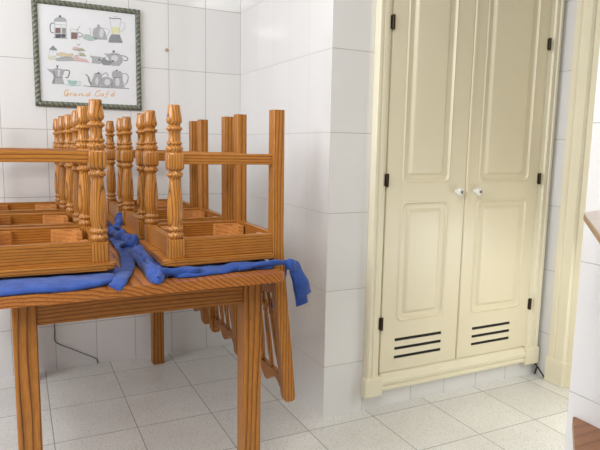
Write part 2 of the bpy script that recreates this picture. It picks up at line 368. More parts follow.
 ('cup_and_saucer_drawing', 'S', 'teal', 2, 0.0028, [(-1138, -1436), (-829, -1465), (-397, -1413)]),
 ('cup_and_saucer_drawing', 'S', 'grey', 2, 0.0014, [(-588, -1257), (-411, -1258), (-552, -1357)]),
 ('cup_and_saucer_drawing', 'S', 'teal', 2, 0.0012, [(-1061, -1220), (-568, -1227)]),
 ('pot_set_drawing', 'F', 'grey', 1, 0, [(252, -809), (435, -746), (546, -808), (599, -950), (497, -1435), (14, -1444), (100, -1232)]),
 ('pot_set_drawing', 'F', 'dgrey', 2, 0, [(-208, -875), (-109, -884), (-21, -993), (40, -1215), (99, -1274), (55, -1400), (-40, -1241), (-92, -978)]),
 ('pot_set_drawing', 'F', 'grey', 2, 0, [(547, -1078), (672, -965), (877, -930), (1100, -1019), (1093, -1334), (946, -1436), (538, -1432)]),
 ('pot_set_drawing', 'F', 'pale', 3, 0, [(990, -1173), (981, -1115), (954, -1066), (912, -1034), (861, -1023), (809, -1035), (763, -1068), (729, -1117), (712, -1175), (715, -1235), (737, -1287), (775, -1324), (824, -1341), (877, -1336), (926, -1309), (964, -1263), (986, -1207)]),
 ('pot_set_drawing', 'F', 'grey', 2, 0, [(1130, -641), (1297, -566), (1545, -631), (1603, -837), (1579, -944), (1695, -1402), (1008, -1432), (1143, -975), (1084, -832)]),
 ('pot_set_drawing', 'F', 'pale', 3, 0, [(1454, -1143), (1448, -1065), (1427, -999), (1395, -955), (1356, -939), (1315, -953), (1279, -994), (1252, -1058), (1239, -1135), (1240, -1214), (1257, -1284), (1286, -1335), (1324, -1359), (1365, -1354), (1403, -1320), (1433, -1261), (1450, -1187)]),
 ('pot_set_drawing', 'F', 'pale', 3, 0, [(415, -1170), (412, -1101), (399, -1043), (377, -1003), (351, -988), (324, -1000), (299, -1036), (281, -1092), (271, -1160), (271, -1230), (282, -1292), (301, -1338), (326, -1360), (353, -1356), (379, -1326), (400, -1275), (412, -1209)]),
 ('pot_set_drawing', 'S', 'dark', 4, 0.0014, [(1123, -934), (1580, -923)]),
 ('pot_set_drawing', 'S', 'dark', 4, 0.0016, [(252, -809), (575, -786)]),
 ('pot_set_drawing', 'F', 'dark', 4, 0, [(1363, -569), (1361, -556), (1353, -544), (1342, -537), (1329, -534), (1315, -537), (1302, -545), (1293, -557), (1289, -571), (1290, -585), (1296, -597), (1306, -606), (1319, -610), (1333, -608), (1346, -602), (1356, -591), (1362, -577)]),
 ('pot_set_drawing', 'F', 'dark', 4, 0, [(475, -743), (473, -731), (465, -721), (452, -715), (438, -713), (423, -716), (409, -723), (399, -733), (395, -746), (396, -758), (402, -769), (413, -776), (428, -779), (443, -778), (457, -772), (468, -762), (474, -750)]),
 ('pot_set_drawing', 'S', 'dgrey', 4, 0.0026, [(552, -891), (800, -728), (898, -908)]),
 ('pot_set_drawing', 'S', 'dgrey', 4, 0.0026, [(1585, -713), (1794, -718), (1883, -860), (1827, -1118), (1697, -1296)]),
 ('pot_set_drawing', 'S', 'dgrey', 4, 0.0026, [(-284, -1422), (-66, -1458), (537, -1461), (1152, -1457), (1926, -1443)]),
 ('lettering', 'S', 'orange', 1, 0.0026, [(-991, -1727), (-1032, -1679), (-1108, -1700), (-1175, -1794), (-1189, -1908), (-1149, -1973), (-1084, -1947), (-1049, -1866), (-1102, -1858), (-1005, -1846), (-1030, -1932), (-1075, -2003)]),
 ('lettering', 'S', 'orange', 1, 0.0016, [(-1180, -1963), (-1052, -1956)]),
 ('lettering', 'S', 'orange', 1, 0.0022, [(-941, -1837), (-909, -1846), (-934, -1961), (-888, -1868), (-823, -1842)]),
 ('lettering', 'S', 'orange', 1, 0.0022, [(-661, -1855), (-725, -1842), (-781, -1896), (-772, -1958), (-718, -1949), (-650, -1854), (-675, -1946), (-620, -1932)]),
 ('lettering', 'S', 'orange', 1, 0.0022, [(-508, -1829), (-539, -1944), (-460, -1855), (-367, -1832), (-369, -1929), (-270, -1912)]),
 ('lettering', 'S', 'orange', 1, 0.0022, [(-54, -1837), (-120, -1830), (-187, -1879), (-172, -1935), (-100, -1914), (22, -1701), (-56, -1912), (11, -1902)]),
 ('lettering', 'S', 'orange', 1, 0.0028, [(513, -1672), (458, -1641), (345, -1682), (253, -1791), (261, -1882), (361, -1911), (463, -1860)]),
 ('lettering', 'S', 'orange', 1, 0.0022, [(645, -1786), (566, -1779), (508, -1840), (529, -1902), (597, -1875), (656, -1791), (631, -1885), (688, -1870)]),
 ('lettering', 'S', 'orange', 1, 0.0022, [(931, -1671), (875, -1651), (827, -1735), (778, -1900), (730, -1972), (709, -1938)]),
 ('lettering', 'S', 'orange', 1, 0.0016, [(746, -1791), (928, -1781)]),
 ('lettering', 'S', 'orange', 1, 0.0022, [(1030, -1816), (1156, -1786), (1146, -1734), (1065, -1756), (1029, -1839), (1085, -1883), (1201, -1830)]),
 ('lettering', 'S', 'orange', 1, 0.0022, [(1147, -1681), (1229, -1618)]),
]

# ---------------------------------------------------------------- room shell (metres; corner of the alcove at the origin)
D = -1.05; XF = 1.29; XN = .079; H = 2.62
def wallbox(name, a, b, m, label): return struct(MB().box(a, b).build(name, m), label, 'wall')
wallbox('wall_back', (-3.4, 0, 0), (.0, .12, H), 'tile_back', 'white tiled back wall of the alcove carrying the framed print')
wallbox('wall_side', (0, D, 0), (.0012, .12, H), 'tile_side', 'white tiled alcove side wall beside the stacked chairs')
# body of the projecting pier: front tiled face
wallbox('wall_pier', (.0012, D, 0), (.30, .12, H), 'tile_front', 'tiled pier face between the alcove and the cream cupboard')
wallbox('wall_front', (.30, D, 0), (1.42, D+.12, H), 'tile_kick', 'tiled wall around the built-in cupboard')
wallbox('wall_far', (XF, -1.18, 0), (1.42, D, H), 'tile_far', 'narrow tiled strip of wall between the cupboard and the cream door casing')
wallbox('wall_right', (XF, -4.6, 0), (1.42, -2.3, H), 'plaster', 'plain wall beyond the doorway')
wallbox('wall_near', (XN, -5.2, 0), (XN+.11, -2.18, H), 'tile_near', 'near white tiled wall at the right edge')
wallbox('wall_left', (-3.52, -5.2, 0), (-3.4, .12, .85), 'tile_back', 'wall below the window on the left')
struct(MB().box((-3.52, -5.2, -.1), (1.42, .12, 0)).build('floor', 'floor'), 'speckled terrazzo tile floor', 'floor')
struct(MB().box((-3.52, -5.2, H), (1.42, .12, H+.1)).build('ceiling', 'plaster'), 'plain white ceiling', 'ceiling')

# ---------------------------------------------------------------- doorway casing on the far wall
b = MB()
prof = [(0, -1.145), (-.020, -1.145), (-.020, -1.158), (-.026, -1.162), (-.026, -1.176), (-.018, -1.181), (-.018, -1.196), (-.024, -1.201), (-.024, -1.236), (-.012, -1.242), (0, -1.242)]
b.prism([(XF+x, y) for x, y in prof], .128, H, 'XY')
struct(b.build('trim_1', 'cream_trim'), 'cream moulded door casing at the right of the cupboard', 'trim')
struct(MB().box((XF-.034, -1.248, 0), (XF, -1.141, .128), .004).build('trim_2', 'cream_trim'), 'cream plinth block at the foot of the door casing', 'trim')
b = MB(); b.box((XF-.004, -1.30, 0), (XF+.1, -1.242, H), .002)
struct(b.build('trim_3', 'cream_trim'), 'cream door jamb behind the near tiled wall', 'trim')
d1 = MB().box((XF+.02, -2.2, .005), (XF+.06, -1.302, 2.1), .003).build('door_1', 'cream'); struct(d1, 'cream inner door mostly hidden by the near wall', 'door')

# ---------------------------------------------------------------- built-in cupboard
cup = empty('cupboard', (.735, D, 0))
tag(cup, 'tall cream built-in cupboard with two panelled and vented doors', 'cupboard')
CX = .735
def W(x): return x-CX
YF = -.034
def casing(x0, x1, flip):
    w = x1-x0
    pr = [(0, 0), (0, -.028), (.006, -.034), (.018, -.034), (.023, -.026), (.027, -.026), (.031, -.031), (.047, -.031), (.051, -.022), (.064, -.020), (w, -.014), (w, 0)]
    pts = [((x1-x if flip else x0+x)-CX, y) for x, y in pr]
    return MB().prism(pts, .156, H-.01, 'XY').build('casing', 'cream_trim', cup)
casing(.200, .272, False); casing(1.186, 1.264, True)
for x0, x1 in ((.190, .282), (1.176, 1.269)):
    MB().box((W(x0), -.040, .072), (W(x1), 0, .160), .006).build('corner_block', 'cream_trim', cup)
b = MB(); pr = [(0, .083), (-.022, .083), (-.030, .089), (-.030, .100), (-.024, .104), (-.024, .112), (-.034, .120), (-.034, .134), (-.024, .142), (-.020, .160), (-.012, .168), (0, .168)]
b.prism(pr, W(.282), W(1.176), 'YZ'); b.build('bottom_rail', 'cream_trim', cup)

def door(x0, x1, knob_x, hinges, hinge_side, panels, vents):
    ya, yb = -.003, -.022
    z0, z1 = .173, H-.012
    mb = MB()
    # the stiles and rails are the spaces left round the panels and slots
    px0, px1 = panels[0][0], panels[0][1]
    zs = sorted(panels, key=lambda p: p[2])
    mb.box((W(x0), yb, z0), (W(px0), ya, z1), .0015); mb.box((W(px1), yb, z0), (W(x1), ya, z1), .0015)
    # slots: split the bottom rail
    vz = sorted(vents, key=lambda v: v[2]); zc = z0
    vx0, vx1 = vents[0][0], vents[0][1]
    for v in vz:
        mb.box((W(px0)-.0005, yb, zc), (W(px1)+.0005, ya, v[2])); zc = v[3]
        if vx0 > px0: mb.box((W(px0)-.0005, yb, v[2]), (W(vx0), ya, v[3]))
        if vx1 < px1: mb.box((W(vx1), yb, v[2]), (W(px1)+.0005, ya, v[3]))
    mb.box((W(px0)-.0005, yb, zc), (W(px1)+.0005, ya, zs[0][2]))
    mb.box((W(px0)-.0005, yb, zs[0][3]), (W(px1)+.0005, ya, zs[1][2]))
    if zs[1][3] < z1: mb.box((W(px0)-.0005, yb, zs[1][3]), (W(px1)+.0005, ya, z1))
    # moulded beads and raised fields
    for (a, c, e, f) in zs:
        N = 6
        rings = [(0, .0, yb, .03), (.007, .007, yb-.004, .028), (.014, .014, yb+.006, .024), (.038, .034, yb+.007, .012), (.050, .046, yb-.003, .008), (.056, .052, yb-.004, .006)]
        t = bmesh.new(); R = []
        for dx, dz, y, r in rings:
            R.append([t.verts.new((x, y, z)) for x, z in rrect(W(a)+dx, W(c)-dx, e+dz, f-dz, r, N)])
        n = len(R[0])
        for p, q in zip(R, R[1:]):
            for i in range(n): t.faces.new((p[i], p[(i+1) % n], q[(i+1) % n], q[i]))
        t.faces.new(R[-1])
        # square corners outside the rounded bead
        for i, (sx, sz) in enumerate(((W(c), f), (W(a), f), (W(a), e), (W(c), e))):
            cv = t.verts.new((sx, yb, sz))
            seg = R[0][i*(N+1):(i+1)*(N+1)]
            for p, q in zip(seg, seg[1:]): t.faces.new((p, q, cv))
        mb.merge(t)
        mb.box((W(a), ya-.006, e), (W(c), ya, f))
    d = mb.build('door', 'cream', cup)
    # slot backing and each vent slot
    for v in vz:
        sl = MB().mat('slot').box((W(v[0]), yb+.004, v[2]+.0005), (W(v[1]), ya, v[3]-.0005)).build('vent_slot', 'slot', d); sl['label'] = 'dark vent slot'
    for h0, h1 in hinges:
        hx = W(x0)-.004 if hinge_side < 0 else W(x1)+.004
        hb = MB().lathe([(h0, .004), (h0, .0065), (h0+.004, .0072), (h1-.004, .0072), (h1, .0065), (h1, .003)], (hx, yb-.006, 0), 'Z', 12)
        hb.box((hx-.010, yb-.004, h0+.003), (hx+.010, yb+.003, h1-.003))
        o = hb.build('hinge', 'bronze', d); o['label'] = 'dark bronze hinge'
    k = MB().mat('porcelain').lathe([(0, .014), (-.004, .0135), (-.007, .009), (-.011, .010), (-.015, .0165), (-.021, .0195), (-.028, .0180), (-.033, .012), (-.035, .005)], (W(knob_x), yb, .984), 'Y', 20)
    k.mat('screw').lathe([(-.0335, .0075), (-.0358, .0070), (-.037, .004)], (W(knob_x), yb, .984), 'Y', 12)
    k = k.build('knob', None, d); k['label'] = 'round white knob with a dark screw centre'
    return d
lt = [(.350, .618, .310), (.350, .618, .269), (.350, .618, .228)]
V = lambda L_: [(x0, x1, z, z+.0145) for x0, x1, z in L_]
door(.275, .711, .664, [(.374, .432), (1.012, 1.068), (1.664, 1.722)], -1, [(.350, .618, .400, .946), (.350, .618, 1.026, 2.42)], V(lt))
rt = [(.808, 1.06, .304), (.808, 1.06, .264), (.808, 1.06, .225)]
door(.715, 1.183, .777, [(.368, .426), (1.013, 1.068), (1.662, 1.718)], 1, [(.788, 1.118, .388, .946), (.788, 1.118, 1.026, 2.42)], V(rt))
MB().prism([(W(.7158), -.020), (W(.717), -.028), (W(.727), -.028), (W(.733), -.020)], .18, H-.014, 'XY').build('meeting_strip', 'cream', cup)

# ---------------------------------------------------------------- framed print
FX, FZ, FH = -.8025, 1.600, .2525
pic = empty('framed_print', (FX, 0, FZ-FH))
tag(pic, 'square print of coffee pots in a green rope frame on the back wall', 'picture')
b = MB(); R_ = .0115; q = FH-.0125
b.mat('frame_back')
for sx, sz, hx, hz in ((0, 1, FH, .0125), (0, -1, FH, .0125), (1, 0, .0125, FH-.025), (-1, 0, .0125, FH-.025)):
    b.box((sx*q-hx, -.010, FH+sz*q-hz), (sx*q+hx, -.002, FH+sz*q+hz), .001)
b.mat('frame_green')
def rope(p0, p1):
    p0 = Vector(p0); p1 = Vector(p1); Lg = (p1-p0).length; d = (p1-p0)/Lg; nn = int(Lg/.0022)
    u = Vector((0, -1, 0)); v = d.cross(u); rings = []
    for i in range(nn+1):
        s_ = Lg*i/nn; ring = []
        for k in range(18):
            a = 2*PI*k/18
            r = .0092+.0040*abs(math.sin(1.0*a-s_*PI/.0235))**.7
            ring.append(b.bm.verts.new(p0+d*s_+u*(r*math.cos(a)*.85)+v*(r*math.sin(a)*1.0)))
        rings.append(ring)
    for A_, B_ in zip(rings, rings[1:]):
        for k in range(18):
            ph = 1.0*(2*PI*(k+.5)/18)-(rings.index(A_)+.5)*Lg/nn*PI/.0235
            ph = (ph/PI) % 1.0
            b.mat('frame_green' if ph < .30 or ph > .62 else ('frame_highlight' if ph < .56 else 'frame_back'))  # paler ridge faces imitate highlights, dark groove faces imitate shade
            b._face((A_[k], A_[(k+1) % 18], B_[(k+1) % 18], B_[k]), True)
    b._face(rings[0][::-1]); b._face(rings[-1])
e = q+.006
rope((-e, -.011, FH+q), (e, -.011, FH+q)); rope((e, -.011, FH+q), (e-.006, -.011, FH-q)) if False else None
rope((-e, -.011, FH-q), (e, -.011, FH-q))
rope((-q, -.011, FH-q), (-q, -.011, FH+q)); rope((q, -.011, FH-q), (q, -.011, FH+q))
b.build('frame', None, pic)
sheet = MB().box((-q, -.0085, FH-q), (q, -.004, FH+q)).build('print_sheet', 'paper', pic)
items = {}
for rec in PRINT: items.setdefault(rec[0], []).append(rec)
for it, recs in items.items():
    mb = MB()
    for _, kind, colr, lay, w, P in recs:
        mb.mat('ink_'+colr)
        P = [(x*1e-4-(FX+.804), z*1e-4+FH) for x, z in P]
        y = -.0085-.00025*lay
        if kind == 'F':
            mb.prism(P, y, -.0084, 'XZ')
            if colr in ('pale', 'dark', 'brown', 'cream', 'sage', 'yellow'): continue
            P = P+[P[0]]; w = .0009; y -= .0001; mb.mat('ink_dgrey' if colr in ('grey', 'dgrey') else 'ink_grey'); curve = False
        else: curve = True
        if True:
            pts = catmull([(x, 0, z) for x, z in P], 5) if curve else [Vector((x, 0, z)) for x, z in P]
            row = []
            for i, a in enumerate(pts):
                d = pts[min(i+1, len(pts)-1)]-pts[max(i-1, 0)]
                if d.length < 1e-7: continue
                d.normalize(); nrm = Vector((-d.z, 0, d.x))*(w*(.80 if colr == 'orange' else .62))
                row.append([mb.bm.verts.new((v.x, y-.0002+.00004*(i % 2), v.z)) for v in (a-nrm, a+nrm)])
            for p, q_ in zip(row, row[1:]): mb._face((p[0], q_[0], q_[1], p[1]))
    o = mb.build(it, None, sheet)

# ---------------------------------------------------------------- table
TX0, TX1, TY0, TY1, TZ = -1.255, -.428, -1.568, -.045, .795
tcx, tcy = (TX0+TX1)/2, (TY0+TY1)/2
tab = empty('dining_table', (tcx-.003, tcy, 0), (0, 0, math.radians(.3)))
tag(tab, 'rectangular varnished pine table carrying the upturned chairs', 'table')
hx, hy = (TX1-TX0)/2, (TY1-TY0)/2
MB().prism(rrect(-hx, hx, -hy, hy, .018), TZ-.028, TZ, 'XY', bev=.006, seg=3).build('table_top', 'top', tab)
lx0, lx1 = -1.178-tcx, -.472-tcx
LEG = .060
legs = []
for x in (lx0, lx1-LEG):
    for y in (-1.482-tcy, -.142-tcy):
        MB().box((x, y, 0), (x+LEG, y+LEG, TZ-.028), .004).build('leg', 'woodZ', tab)
za, zb = TZ-.028-.080, TZ-.028
MB().box((lx0+LEG, -1.474-tcy, za), (lx1-LEG, -1.450-tcy, zb), .002).build('apron', 'woodX', tab)
MB().box((lx0+LEG, -.112-tcy, za), (lx1-LEG, -.088-tcy, zb), .002).build('apron', 'woodX', tab)
MB().box((lx0+.008, -1.42-tcy, za), (lx0+.032, -.142-tcy, zb), .002).build('apron', 'woodY', tab)
MB().box((lx1-.032, -1.42-tcy, za), (lx1-.008, -.142-tcy, zb), .002).build('apron', 'woodY', tab)

# ---------------------------------------------------------------- dining chair (built upright, feet at z = 0, front towards +x)
SEAT = .467; FXL, RXL, HW = .160, -.164, .165
def front_leg(y):
    b = MB(); c = (FXL, y, 0)
    b.lathe([(0, .0155), (.002, .0168), (.012, .0178), (.030, .0205), (.044, .0226), (.050, .0214), (.055, .0165), (.058, .0150), (.061, .0185), (.064, .0226), (.067, .0240), (.070, .0232), (.073, .0195), (.076, .0165), (.090, .0162), (.104, .0182), (.106, .0215), (.109, .0228), (.112, .0218), (.114, .0190), (.117, .0190), (.120, .0232), (.125, .0254), (.130, .0236), (.133, .0205), (.140, .0205)], c)
    hb = .0232
    t = rrect(-hb, hb, -hb, hb, .004, 2)
    lev = [(.135, .80), (.138, .93), (.142, 1), (.178, 1), (.183, .95), (.188, .78)]
    bm = bmesh.new(); R = [[bm.verts.new((c[0]+x*k, c[1]+yy*k, z)) for x, yy in t] for z, k in lev]
    n = len(t)
    for p, q in zip(R, R[1:]):
        for i in range(n): bm.faces.new((p[i], p[(i+1) % n], q[(i+1) % n], q[i]))
    bm.faces.new(R[0][::-1]); bm.faces.new(R[-1]); b.merge(bm)
    b.lathe([(.183, .0195), (.189, .0172), (.193, .0190), (.197, .0232), (.201, .0240), (.205, .0222), (.209, .0178), (.214, .0156), (.220, .0164), (.240, .0184), (.270, .0213), (.300, .0232), (.322, .0235), (.338, .0216), (.350, .0184), (.353, .0186), (.356, .0222), (.360, .0240), (.364, .0226), (.367, .0192), (.371, .0192), (.374, .0226), (.379, .0246), (.384, .0232), (.387, .0200), (.395, .0200)], c)
    b.box((c[0]-hb, y-hb, .390), (c[0]+hb, y+hb, SEAT-.020), .003)
    return b
def rear_post(y):
    # leg and back stile in one piece, square to the seat and then raked backwards
    b = MB(); path = [(0, RXL, .0180, .0215), (.40, RXL-.002, .0184, .0218), (.47, RXL-.005, .0186, .0220), (.60, RXL-.018, .0195, .0210), (.80, RXL-.040, .0200, .0200), (.948, RXL-.055, .0200, .0180), (.962, RXL-.057, .0175, .0160), (.968, RXL-.058, .0130, .0120)]
    bm = bmesh.new(); R = []
    for z, x, hx_, hy_ in path:
        R.append([bm.verts.new((x+a, y+c, z)) for a, c in rrect(-hx_, hx_, -hy_, hy_, .0022, 1)])
    n = len(R[0])
    for p, q in zip(R, R[1:]):
        for i in range(n): bm.faces.new((p[i], p[(i+1) % n], q[(i+1) % n], q[i]))
    bm.faces.new(R[0][::-1]); bm.faces.new(R[-1]); b.merge(bm)
    return b
def backx(z): return RXL-.006-(z-.47)*.106
def make_chair():
    root = empty('dining_chair', (0, 0, 0))
    for y in (-HW, HW): front_leg(y).build('leg', 'turned', root, sharp=50)
    for y in (-HW, HW): rear_post(y).build('rear_post', 'chairZ', root)
    # seat board with rounded front corners
    pts = [(RXL+.018, -.198), (RXL+.018, .198)]
    r = .03; xf = FXL+.043
    for cy, a0 in ((.203-r, 90), (-.203+r, 0)):
        for i in range(7):
            a = math.radians(a0-90*i/6); pts.append((xf-r+r*math.cos(a), cy+r*math.sin(a)))
    MB().prism(pts, SEAT-.020, SEAT, 'XY', bev=.006, seg=3).build('seat', 'chairX', root)
    z0, z1 = .388, SEAT-.020
    for s in (-1, 1):
        y = s*(HW+.006)
        MB().box((RXL+.015, y-.011, z0), (FXL-.021, y+.011, z1), .0015).build('seat_rail', 'chairX', root)
    MB().box((FXL-.005, -HW+.022, z0), (FXL+.017, HW-.022, z1), .0015).build('seat_rail', 'chairY', root)
    MB().box((RXL-.012, -HW+.016, z0), (RXL+.010, HW-.016, z1), .0015).build('seat_rail', 'chairY', root)
    # curved corner blocks screwed inside the frame
    for sx in (-1, 1):
        for sy in (-1, 1):
            cx_ = (FXL-.022) if sx > 0 else (RXL+.017); cy_ = HW-.006
            pl = [(0, 0), (.088, 0), (.082, .012), (.060, .018), (.040, .026), (.028, .038), (.022, .056), (.016, .078), (0, .082)]
            P = [(cx_-sx*u, sy*(cy_-v)) for u, v in pl]
            o = MB().prism(P, .396, .440, 'XY', bev=.002, seg=1).build('corner_block', 'block', root); o['label'] = 'pale curved corner block'
    for s in (-1, 1):
        MB().box((RXL+.012, s*HW-.0095, .137), (FXL-.020, s*HW+.0095, .170), .003).build('stretcher', 'chairX', root)
    # back: arched lower rail, scalloped crest, fan of turned spindles
    n = 24; lo = []; hi = []
    for i in range(n+1):
        y = -.150+.300*i/n; t = y/.150
        lo.append((y, .572-.016*math.cos(t*PI/2)*0)); hi.append((y, .590+.022*(1-t*t)))
    b = MB(); x = backx(.59); b.prism(lo+hi[::-1], x-.010, x+.010, 'YZ', bev=.002, seg=1); b.build('back_rail', 'chairY', root)
    lo = []; hi = []
    for i in range(49):
        y = -.150+.300*i/48; t = abs(y)/.150
        lo.append((y, .893))
        sc = .925+.016*math.cos(t*PI*2.0)+.010*(1-t)+.012*max(0, t-.8)*5
        hi.append((y, sc))
    b = MB(); x = backx(.92); b.prism(lo+hi[::-1], x-.010, x+.010, 'YZ', bev=.003, seg=1); b.build('crest_rail', 'chairY', root)
    for k in range(4):
        u = k-1.5; p0 = Vector((backx(.60), u*.042, .600)); p1 = Vector((backx(.90), u*.080, .900))
        Lg = (p1-p0).length; rot = Vector((0, 0, 1)).rotation_difference((p1-p0).normalized()).to_matrix().to_4x4()
        pr = [(0, .0065), (.03, .0070), (.045, .0075), (.050, .0105), (.056, .0120), (.062, .0105), (.066, .0070), (.075, .0090), (.082, .0100), (.088, .0070), (.14, .0085), (.20, .0095), (.26, .0080), (Lg, .0062)]
        MB().lathe(pr, (0, 0, 0), 'Z', 12, Matrix.Translation(p0) @ rot).build('spindle', 'chairZ', root)
    return root
def dup(root):
    r = root.copy(); COL.objects.link(r)
    for ch in root.children:
        c = ch.copy(); COL.objects.link(c); c.parent = r
    return r
proto = make_chair()
GC = 'upturned pine dining chairs stacked on the table'
spots = [
 (-.575, -1.275, 1.287, 1, 'front chair of the right-hand row, its back hanging past the nearest table corner'),
 (-.575, -.805, 1.284, 1, 'middle chair of the right-hand row of upturned pine chairs, third from the pier'),
 (-.575, -.335, 1.282, 1, 'rear chair of the right-hand row of upturned chairs, close to the alcove corner'),
 (-1.110, -1.275, 1.291, 0, 'front chair of the left-hand row, upturned over the bright blue cloth'),
 (-1.116, -.805, 1.283, 0, 'middle chair of the left-hand row of upturned pine chairs'),
 (-1.130, -.335, 1.282, 0, 'rear chair of the left-hand row, nearest the back wall under the print')]
spots[1] = spots[1][:4]+('middle chair of the right-hand row, upturned between the front and rear chairs',)
for i, (x, y, z, rgt, lab) in enumerate(spots):
    o = proto if i == 0 else dup(proto)
    o.location = (x, y, z); o.rotation_euler = (PI, 0, PI if rgt else 0)
    tag(o, lab, 'chair', GC)

# ---------------------------------------------------------------- blue cloth seat pads squeezed between the seats and the table top
ZB = TZ+.0008
def pad(outline, ztop, seed, nr=16, wr=.004, edge=.35):
    """Soft pad: closed mesh filling the outline, thin rim, wrinkled upper side."""
    P = catmull([(x, y, 0) for x, y in outline]+[(*outline[0], 0)], 8)[:-1]
    n = len(P); c = sum(P, Vector())/n
    b = MB(); top = []; bot = []
    for k in range(1, nr+1):
        f = k/nr; rt = []; rb = []
        for p in P:
            co = c+(p-c)*f
            h = (1-max(0, (f-.72)/.28)**2.4*(1-edge))*(ztop-ZB)
            w = noise.noise(Vector((co.x*20, co.y*14, seed)))*wr*(.25+f)
            zz = ZB+max(.002, h+w)
            off = noise.noise(Vector((co.x*9, co.y*9, seed+5)))*.012*f**4
            d = (co-c).normalized() if (co-c).length > 1e-6 else Vector()
            rt.append(b.bm.verts.new((co.x+d.x*off, co.y+d.y*off, zz)))
            rb.append(b.bm.verts.new((co.x+d.x*(off-.004*f), co.y+d.y*(off-.004*f), ZB)))
        top.append(rt); bot.append(rb)
    ct = b.bm.verts.new((c.x, c.y, ztop)); cb = b.bm.verts.new((c.x, c.y, ZB))
    for i in range(n):
        j = (i+1) % n
        b._face((ct, top[0][i], top[0][j]), True); b._face((cb, bot[0][j], bot[0][i]), True)
        for k in range(nr-1):
            b._face((top[k][i], top[k+1][i], top[k+1][j], top[k][j]), True)
            b._face((bot[k][i], bot[k][j], bot[k+1][j], bot[k+1][i]), True)
        b._face((top[-1][i], bot[-1][i], bot[-1][j], top[-1][j]), True)
    return b
GP = 'blue cloth seat pads under the upturned chairs'
def cushion(loc, label):
    r = empty('seat_pad', loc); tag(r, label, 'seat pad', GP); return r
def rel(mb, name, root):
    for v in mb.bm.verts: v.co -= root.location
    return mb.build(name, 'blue', root)
def roll(pts, r0, r1, flat, seed, rough=.008):
    P = catmull(pts, 9)
    return MB().sweep(P, lambda t: ((r0+(r1-r0)*t)*(1+.18*math.sin(t*17+seed)), (r0+(r1-r0)*t)*flat*(1+.15*math.sin(t*13+seed*2))), seg=16, rough=rough, sd=seed)

# right row, front chair
r1 = cushion((-.60, -1.28, TZ), 'blue cloth pad under the front right-hand chair, knotted round its back post')
rel(pad([(-.80, -1.46), (-.74, -1.525), (-.66, -1.522), (-.58, -1.515), (-.50, -1.503), (-.437, -1.490), (-.434, -1.30), (-.436, -1.09), (-.60, -1.075), (-.78, -1.09), (-.795, -1.28)], .8165, 1.3, wr=.009, edge=.25), 'pad', r1)
rel(pad([(-.780, -.98), (-.774, -1.10), (-.776, -1.25), (-.780, -1.40), (-.784, -1.50), (-.800, -1.565), (-.822, -1.575), (-.834, -1.53), (-.828, -1.42), (-.830, -1.28), (-.828, -1.12), (-.812, -1.0)], .824, 9.3, wr=.016, edge=.45), 'tie', r1)
rel(roll([(-.792, -1.10, .818), (-.806, -1.22, .820), (-.802, -1.34, .820), (-.812, -1.44, .816), (-.806, -1.53, .810), (-.815, -1.565, .802)], .014, .017, .60, 2.0, .010), 'tie', r1)
rel(roll([(-.816, -1.535, .806), (-.780, -1.515, .812), (-.730, -1.512, .809), (-.68, -1.510, .806)], .015, .010, .55, 4.1, .006), 'tie', r1)
rel(roll([(-.560, -1.508, .806), (-.500, -1.505, .811), (-.445, -1.502, .813), (-.408, -1.496, .811), (-.385, -1.486, .806), (-.372, -1.472, .800)], .006, .013, .80, 1.1, .006), 'tie', r1)
kb = MB(); kb.sweep(catmull([(-.394, -1.490, .812), (-.380, -1.496, .806), (-.368, -1.490, .796), (-.366, -1.480, .788)], 6), lambda t: (.014*math.sin(PI*(.15+.7*t))+.004, .010), seg=14, rough=.006, sd=3.3)
rel(kb, 'knot', r1)
def ribbon(path, wd, w0, w1, th, seed):
    P = catmull(path, 10)
    return MB().sweep(P, lambda t: (w0+(w1-w0)*t, th*(1+.3*math.sin(9*t+seed))), wdir=wd, seg=14, rough=.004, sd=seed)
rel(ribbon([(-.382, -1.482, .802), (-.362, -1.484, .793), (-.346, -1.484, .762), (-.331, -1.484, .725), (-.321, -1.484, .694)], (.93, .25, .30), .018, .030, .009, 1.0), 'tail', r1)
rel(ribbon([(-.356, -1.462, .780), (-.340, -1.464, .745), (-.328, -1.464, .700), (-.320, -1.464, .658)], (.96, .2, .12), .018, .027, .007, 2.2), 'tail', r1)
rel(ribbon([(-.380, -1.450, .800), (-.372, -1.440, .77), (-.374, -1.436, .73), (-.378, -1.436, .69)], (.6, .8, .0), .012, .014, .005, 6.0), 'tail', r1)
rel(ribbon([(-.398, -1.410, .815), (-.394, -1.405, .78), (-.396, -1.400, .72), (-.398, -1.398, .640)], (.5, .85, .0), .012, .018, .005, 5.0), 'tail', r1)
# right row, middle chair
r2 = cushion((-.60, -.80, TZ), 'crumpled blue cloth pad under the middle right-hand chair, trailing between the two rows')
rel(pad([(-.79, -1.00), (-.62, -1.02), (-.437, -1.01), (-.435, -.62), (-.60, -.605), (-.775, -.62)], .8150, 4.4), 'pad', r2)
rel(roll([(-.790, -.60, .800), (-.812, -.70, .809), (-.812, -.80, .815), (-.802, -.90, .818), (-.792, -.99, .820), (-.790, -1.07, .822), (-.800, -1.12, .812)], .027, .030, .48, 6.0, .015), 'tie', r2)
lp = MB(); lp.sweep([(-.800+.026*math.cos(a), -1.065+.050*math.sin(a), .822+.010*math.sin(a*2)) for a in [2*PI*k/26 for k in range(26)]], lambda t: (.013+.003*math.sin(t*19), .011), seg=12, rough=.006, sd=9.1)
rel(lp, 'knot', r2)
rel(roll([(-.752, -.56, .850), (-.760, -.60, .842), (-.776, -.66, .820), (-.792, -.70, .806)], .030, .030, .8, 2.7, .010), 'tie', r2)
rel(ribbon([(-.398, -.93, .812), (-.394, -.925, .78), (-.396, -.92, .72), (-.398, -.918, .625)], (.4, .9, 0), .016, .028, .006, 3.0), 'tail', r2)
